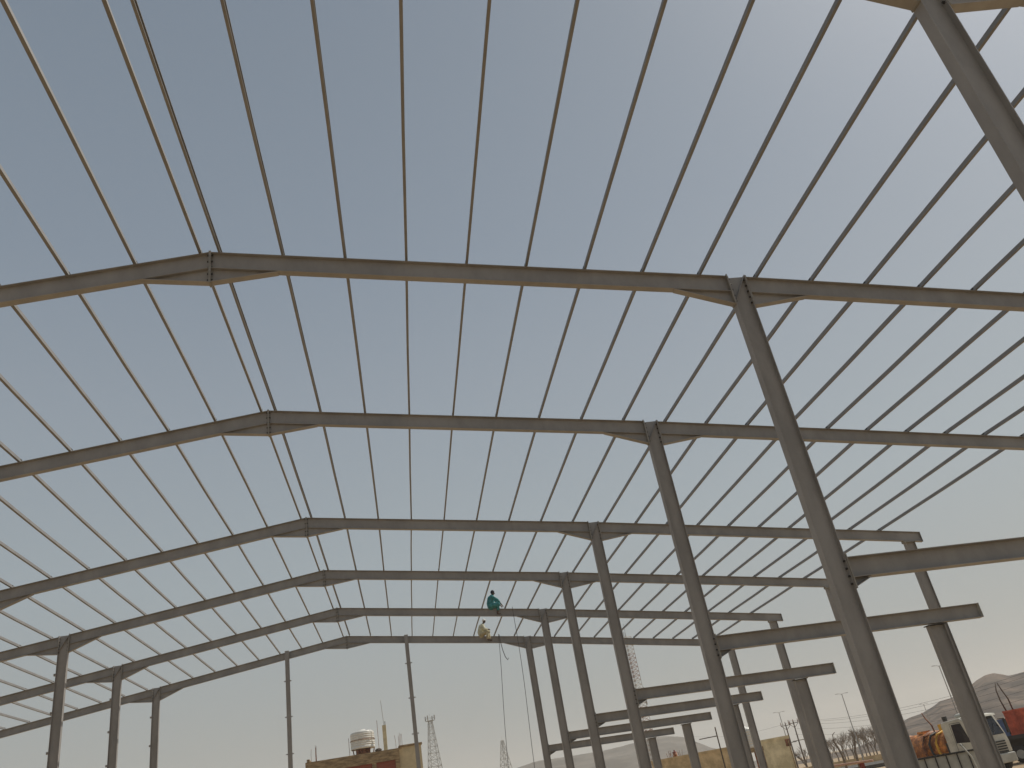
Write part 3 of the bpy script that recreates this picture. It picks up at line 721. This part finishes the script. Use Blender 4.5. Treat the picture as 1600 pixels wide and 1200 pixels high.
# ------------------------------------------------------------------ vehicles
def wheel(root, x, y, r=.5, wd=.3):
    o = MB().tube([(x, y - wd / 2, r), (x, y - wd / 2 + .04, r), (x, y + wd / 2 - .04, r), (x, y + wd / 2, r)], [r * .93, r, r, r * .93], 22).build('wheel', M['tyre'], root, True)
    s = -1 if y < 0 else 1
    MB().tube([(x, y + s * wd / 2 * .9, r), (x, y + s * (wd / 2 + .012), r)], [r * .55, r * .5], 16).build('rim', M['pale'], o)
def truck_cab(root, x0, W=2.5, L=2.25, z0=.95, H=2.85, mt='cab'):
    """cab-over cab; front face at x0 + L"""
    w_ = W / 2; x1 = x0 + L
    prof = [(x0, z0), (x1 - .02, z0), (x1, z0 + .55), (x1 - .06, z0 + .95), (x1 - .42, H - .12), (x1 - .62, H), (x0 + .1, H - .08), (x0, H - .2)]
    c = MB().poly_y(prof, -w_, w_).build('cab', M[mt], root); bevel(c, .05, 2)
    for s in (-1, 1):
        y = s * (w_ + .004)
        g = MB().poly_y([(x1 - 1.4, z0 + .86), (x1 - .28, z0 + .80), (x1 - .42, z0 + 1.15), (x1 - .6, H - .28), (x1 - 1.34, H - .28)], min(y, y + s * .012), max(y, y + s * .012)).build('side_window', M['glass'], c)
        
        for (a, b) in (((x1 - 1.46, z0 + .1), (x1 - 1.46, H - .22)), ((x1 - 1.46, H - .22), (x1 - .6, H - .22)), ((x1 - .2, z0 + .1), (x1 - .2, z0 + .9))): MB().tube([(a[0], y, a[1]), (b[0], y, b[1])], .012, 4).build('door_seam', M['cabdark'], c)
        d = MB().poly_y([(x1 - 1.30, z0 + .12), (x1 - .24, z0 + .12), (x1 - .24, z0 + .82), (x1 - 1.30, z0 + .86)], min(y, y + s * .01), max(y, y + s * .01)).build('door', M[mt], c)
        MB().box(x1 - 1.2, x1 - .98, min(y + s * .011, y + s * .045), max(y + s * .011, y + s * .045), z0 + .7, z0 + .75).build('handle', M['cabdark'], d)
        m_ = MB(); m_.tube([(x1 - .25, y, H - .4), (x1 + .05, y + s * .2, H - .42)], .025, 5); m_.box(x1 - .02, x1 + .1, min(y + s * .1, y + s * .24), max(y + s * .1, y + s * .24), z0 + .95, H - .45); m_.build('mirror', M['cabdark'], c)
        MB().box(x1 - .0, x1 + .03, s * w_ * .55 if s > 0 else -w_ * .95, w_ * .95 if s > 0 else -w_ * .55, z0 - .28, z0 - .08).build('headlight', M['pale'], root)
        MB().poly_y([(x0 + .12, z0 + .9), (x0 + .55, z0 + .9), (x0 + .55, z0 + 1.5), (x0 + .12, z0 + 1.5)], min(y, y + s * .01), max(y, y + s * .01)).build('side_panel', M[mt], c)
    # windscreen
    A1, A2 = Vector((x1 - .045, 0, z0 + .95)), Vector((x1 - .405, 0, H - .16)); nn = Vector((.9, 0, .18)).normalized() * .012
    MB().add([A1 + Vector((0, -w_ * .9, 0)) + nn, A1 + Vector((0, w_ * .9, 0)) + nn, A2 + Vector((0, w_ * .86, 0)) + nn, A2 + Vector((0, -w_ * .86, 0)) + nn,
              A1 + Vector((0, -w_ * .9, 0)), A1 + Vector((0, w_ * .9, 0)), A2 + Vector((0, w_ * .86, 0)), A2 + Vector((0, -w_ * .86, 0))],
             [(0, 1, 2, 3), (4, 5, 6, 7), (0, 1, 5, 4), (1, 2, 6, 5), (2, 3, 7, 6), (3, 0, 4, 7)]).build('windscreen', M['glass'], c)
    wp = MB(); 
    for y in (-.5, .3): wp.tube([A1 + nn * 2 + Vector((0, y, 0)), A1.lerp(A2, .6) + nn * 2.4 + Vector((0, y + .45, 0))], .014, 4)
    wp.build('wiper', M['cabdark'], c)
    g = MB()
    for k in range(5): g.box(x1 - .015, x1 + .03, -w_ * .72, w_ * .72, z0 + .02 + k * .13, z0 + .10 + k * .13)
    g.build('grille', M['cabdark'], root)
    bp = MB().box(x1 - .35, x1 + .12, -w_, w_, .42, z0 - .03).build('bumper', M['pale'], root); bevel(bp, .06, 2)
    v_ = MB().poly_y([(x1 - .75, H + .02), (x1 - .2, H - .06), (x1 - .15, H - .16), (x1 - .3, H - .12), (x1 - .72, H - .01)], -w_ * .92, w_ * .92).build('sun_visor', M[mt], c)
    return c
def tanker():
    D = 58
    roof = at(1467, 1131, D)                        # rear top edge of the cab
    az = math.atan2(roof.x - CAM.x, roof.y - CAM.y)
    heading = az + rad(90) + rad(47)                # bearing of travel: right and a little towards the camera
    rz = pi / 2 - heading
    Hc = roof.z + .1
    root = empty('tanker_truck', (roof.x, roof.y, 0), 'white cabbed tanker truck with a rusty orange tank, behind the columns', 'truck', rz=rz)
    # local: +x travel. near side of the truck is local -y (right hand side)
    off = 1.25
    g = bpy.data.objects
    truck_cab(root, 0, 2.4, 2.15, .95, Hc)
    ch = MB(); ch.box(-6.3, 1.9, -.45, -.3, .62, .85); ch.box(-6.3, 1.9, .3, .45, .62, .85); ch.build('chassis', M['cabdark'], root)
    # orange tank, rounded ends
    n = 26; xs = [(-6.2, .0), (-6.15, .45), (-6.0, .70), (-5.8, .80), (-5.7, .82), (-4.3, .82), (-4.28, .86), (-4.18, .86), (-4.16, .82), (-2.2, .84), (-2.18, .91), (-2.08, .91), (-2.06, .87), (-.55, .87), (-.42, .8), (-.3, .55), (-.25, 0)]
    vs = [(x, r * 1.2 * cos(2 * pi * j / n), 1.78 + r * sin(2 * pi * j / n)) for x, r in xs for j in range(n)]
    MB().add(vs, [(i * n + j, i * n + (j + 1) % n, (i + 1) * n + (j + 1) % n, (i + 1) * n + j) for i in range(len(xs) - 1) for j in range(n)]).build('tank', M['orange'], root, True)
    MB().tube([(-1.0, -.1, 2.6), (-1.0, -.1, 2.95)], .28, 12).build('hatch', M['yellowp'], root)
    MB().box(-3.1, -2.6, -.3, .3, 2.6, 2.74).build('hatch', M['orange'], root)
    for k in range(3):
        x = -.75 - k * .55
        MB().tube([(x, -.5, 2.55), (x - .05, -.95, 2.42), (x - .1, -1.2, 2.0), (x - .05, -1.22, 1.5), (x + .1, -1.15, 1.1)], .07, 8).build('hose', M[('yellowp', 'cabdark', 'rust')[k]], root, True)
    MB().tube([(-1.6, -.3, 2.6), (-1.65, -.3, 3.0), (-1.95, -.3, 3.4), (-2.1, -.3, 3.75)], [.05, .05, .04, .03], 6).build('vent_pipe', M['rust'], root)
    MB().box(-1.5, -.6, -1.25, -.95, .95, 1.35).build('pump_box', M['rust'], root)
    MB().box(-.22, -.03, -1.1, 1.1, .95, 1.9).build('bulkhead', M['cabdark'], root)
    mb = MB(); mb.tube([(.25, -.95, Hc - .04), (.25, -.95, Hc + .22)], [.13, .15], 10); mb.build('air_horn', M['cabdark'], root)
    mb = MB(); mb.ball((1.0, -.5, Hc + .12), (.35, .25, .13), 10, 6); mb.build('roof_pod', M['pale'], root, True)
    for x in (1.3, -3.9, -5.1):
        for y in (-1.08, 1.08): wheel(root, x, y)
    for y in (-1.1, 1.1): MB().box(.72, 1.9, y - .18, y + .18, 1.03, 1.1).build('mudguard', M['cabdark'], root)
    MB().box(-.2, .6, -1.2, -.9, .5, .93).build('fuel_tank', M['pale'], root)
    # shift so that the near rear roof edge sits at 'roof'
    mw = Matrix.Rotation(rz, 3, 'Z') @ Vector((0, off, 0)); root.location += mw
tanker()
def flatbed():
    D = 66
    A = at(1561, 1147, D); az = math.atan2(A.x - CAM.x, A.y - CAM.y); heading = az + rad(90) + rad(8); rz = pi / 2 - heading
    root = empty('flatbed_truck', (A.x, A.y, 0), 'dark flatbed truck with a white cab at the right edge, carrying coloured boxes', 'truck', rz=rz)
    zb = 1.6
    MB().box(-1.2, 3.4, -1.2, 1.2, zb - .22, zb).build('bed', M['cabdark'], root)
    MB().box(-1.2, 5.2, -.45, .45, .7, zb - .222).build('chassis', M['cabdark'], root)
    truck_cab(root, 3.55, 2.4, 2.0, .95, 2.8)
    for x in (-.2, .95, 4.6):
        for y in (-1.05, 1.05): wheel(root, x, y)
    Rm = Matrix.Rotation(rz, 3, 'Z'); base = Vector((A.x, A.y, 0))
    def box(name, x0, x1, h, mt, lb, cat, zz):
        c = Rm @ Vector(((x0 + x1) / 2, 0, 0)) + base
        r = empty(name, (c.x, c.y, zz), lb, cat, rz=rz); hw = (x1 - x0) / 2
        MB().box(-hw, hw, -1.1, 1.1, 0, h).build('shell', M[mt], r)
        rb = MB(); n = int(hw * 2 / .28)
        for k in range(n + 1):
            x = -hw + .03 + k * (2 * hw - .06) / n; rb.box(x - .03, x + .03, -1.15, -1.101, .08, h - .08)
        rb.build('rib', M[mt], r)
        rm = MB(); rm.box(-hw - .03, hw + .03, -1.16, -1.101, h - .079, h + .03); rm.box(-hw - .03, hw + .03, -1.16, -1.101, -.0, .079); rm.build('rim', M[mt], r)
        return r
    box('blue_container', -.5, .78, 1.0, 'bluebox', 'blue ribbed steel box on the flatbed, left of the red one', 'container', zb + .004)
    r = box('red_container', .86, 2.75, 1.42, 'redbox', 'rust red ribbed steel box on the flatbed', 'container', zb + .004)
    for k, (x, lb) in enumerate(((.95, 'left bent dark pole sticking up from the red box'), (1.35, 'right bent dark pole sticking up from the red box'))):
        c = Rm @ Vector((x, 0, 0)) + base
        pts = [(0, 0, 0), (-.12 + k * .1, 0, .7), (-.12 + k * -.1, 0, 1.3), (.02 - k * .35, 0, 1.75)]
        tag(MB().tube(pts, [.05, .045, .04, .03], 6).build('bent_pole', M['wood'], None, True, (c.x, c.y, zb + 1.43)), lb, 'pole', 'bent poles on the red box')
flatbed()
# pale ribbed site fence in front of the tanker
A_, B_ = at(1424, 1187, 34), at(1532, 1171, 34)
v = B_ - A_; W = Vector((v.x, v.y, 0)).length; rz = math.atan2(v.y, v.x); H = (A_.z + B_.z) / 2
r = empty('site_fence', (A_.x, A_.y, 0), 'pale sheet metal fence with dark upright ribs in front of the tanker truck', 'fence', rz=rz)
MB().box(0, W, 0, .03, .05, H - .03).build('sheet_panel', M['pale'], r)
MB().box(-.02, W + .02, -.05, .05, H - .028, H + .03).build('top_rail', M['cabdark'], r)
for k in range(7):
    x = .06 + k * (W - .12) / 6; MB().box(x - .02, x + .02, -.045, -.002, -.2, H - .03).build('post', M['cabdark'], r)
p = at(1510, 1160, 33); base = on_ground(p)
tag(MB().tube([(0, 0, -.1), (.05, 0, p.z * .5), (-.02, 0, p.z * .8), (-.25, 0, p.z)], [.03, .03, .028, .025], 6).build('bent_pipe', M['pale'], None, True, base), 'pale bent pipe standing before the ribbed fence', 'pipe')
p = at(1597, 1170, 40); base = on_ground(p)
tag(MB().tube([(0, 0, 1.1), (-.35, 0, .6), (-.75, 0, -.1)], .03, 6).build('guy_pipe', M['rust'], None, True, base), 'rusty leaning pipe at the lower right edge', 'pipe')

# ------------------------------------------------------------------ haze
HZ = 0.0004
if HZ:
    hb = MB().box(-2500, 3100, -560, 3300, -4, 160).build('haze', M['sand']); tag(hb, kind='stuff')
    hb['label'] = 'pale dust haze filling the air'
    hm = bpy.data.materials.new('dust_haze'); hm.use_nodes = True; n = hm.node_tree.nodes; l = hm.node_tree.links
    n.remove(n['Principled BSDF']); pv = n.new('ShaderNodeVolumePrincipled'); pv.inputs['Density'].default_value = HZ
    pv.inputs['Color'].default_value = (.92, .91, .88, 1); pv.inputs['Anisotropy'].default_value = .2
    l.new(pv.outputs[0], n['Material Output'].inputs['Volume']); hb.data.materials.clear(); hb.data.materials.append(hm)
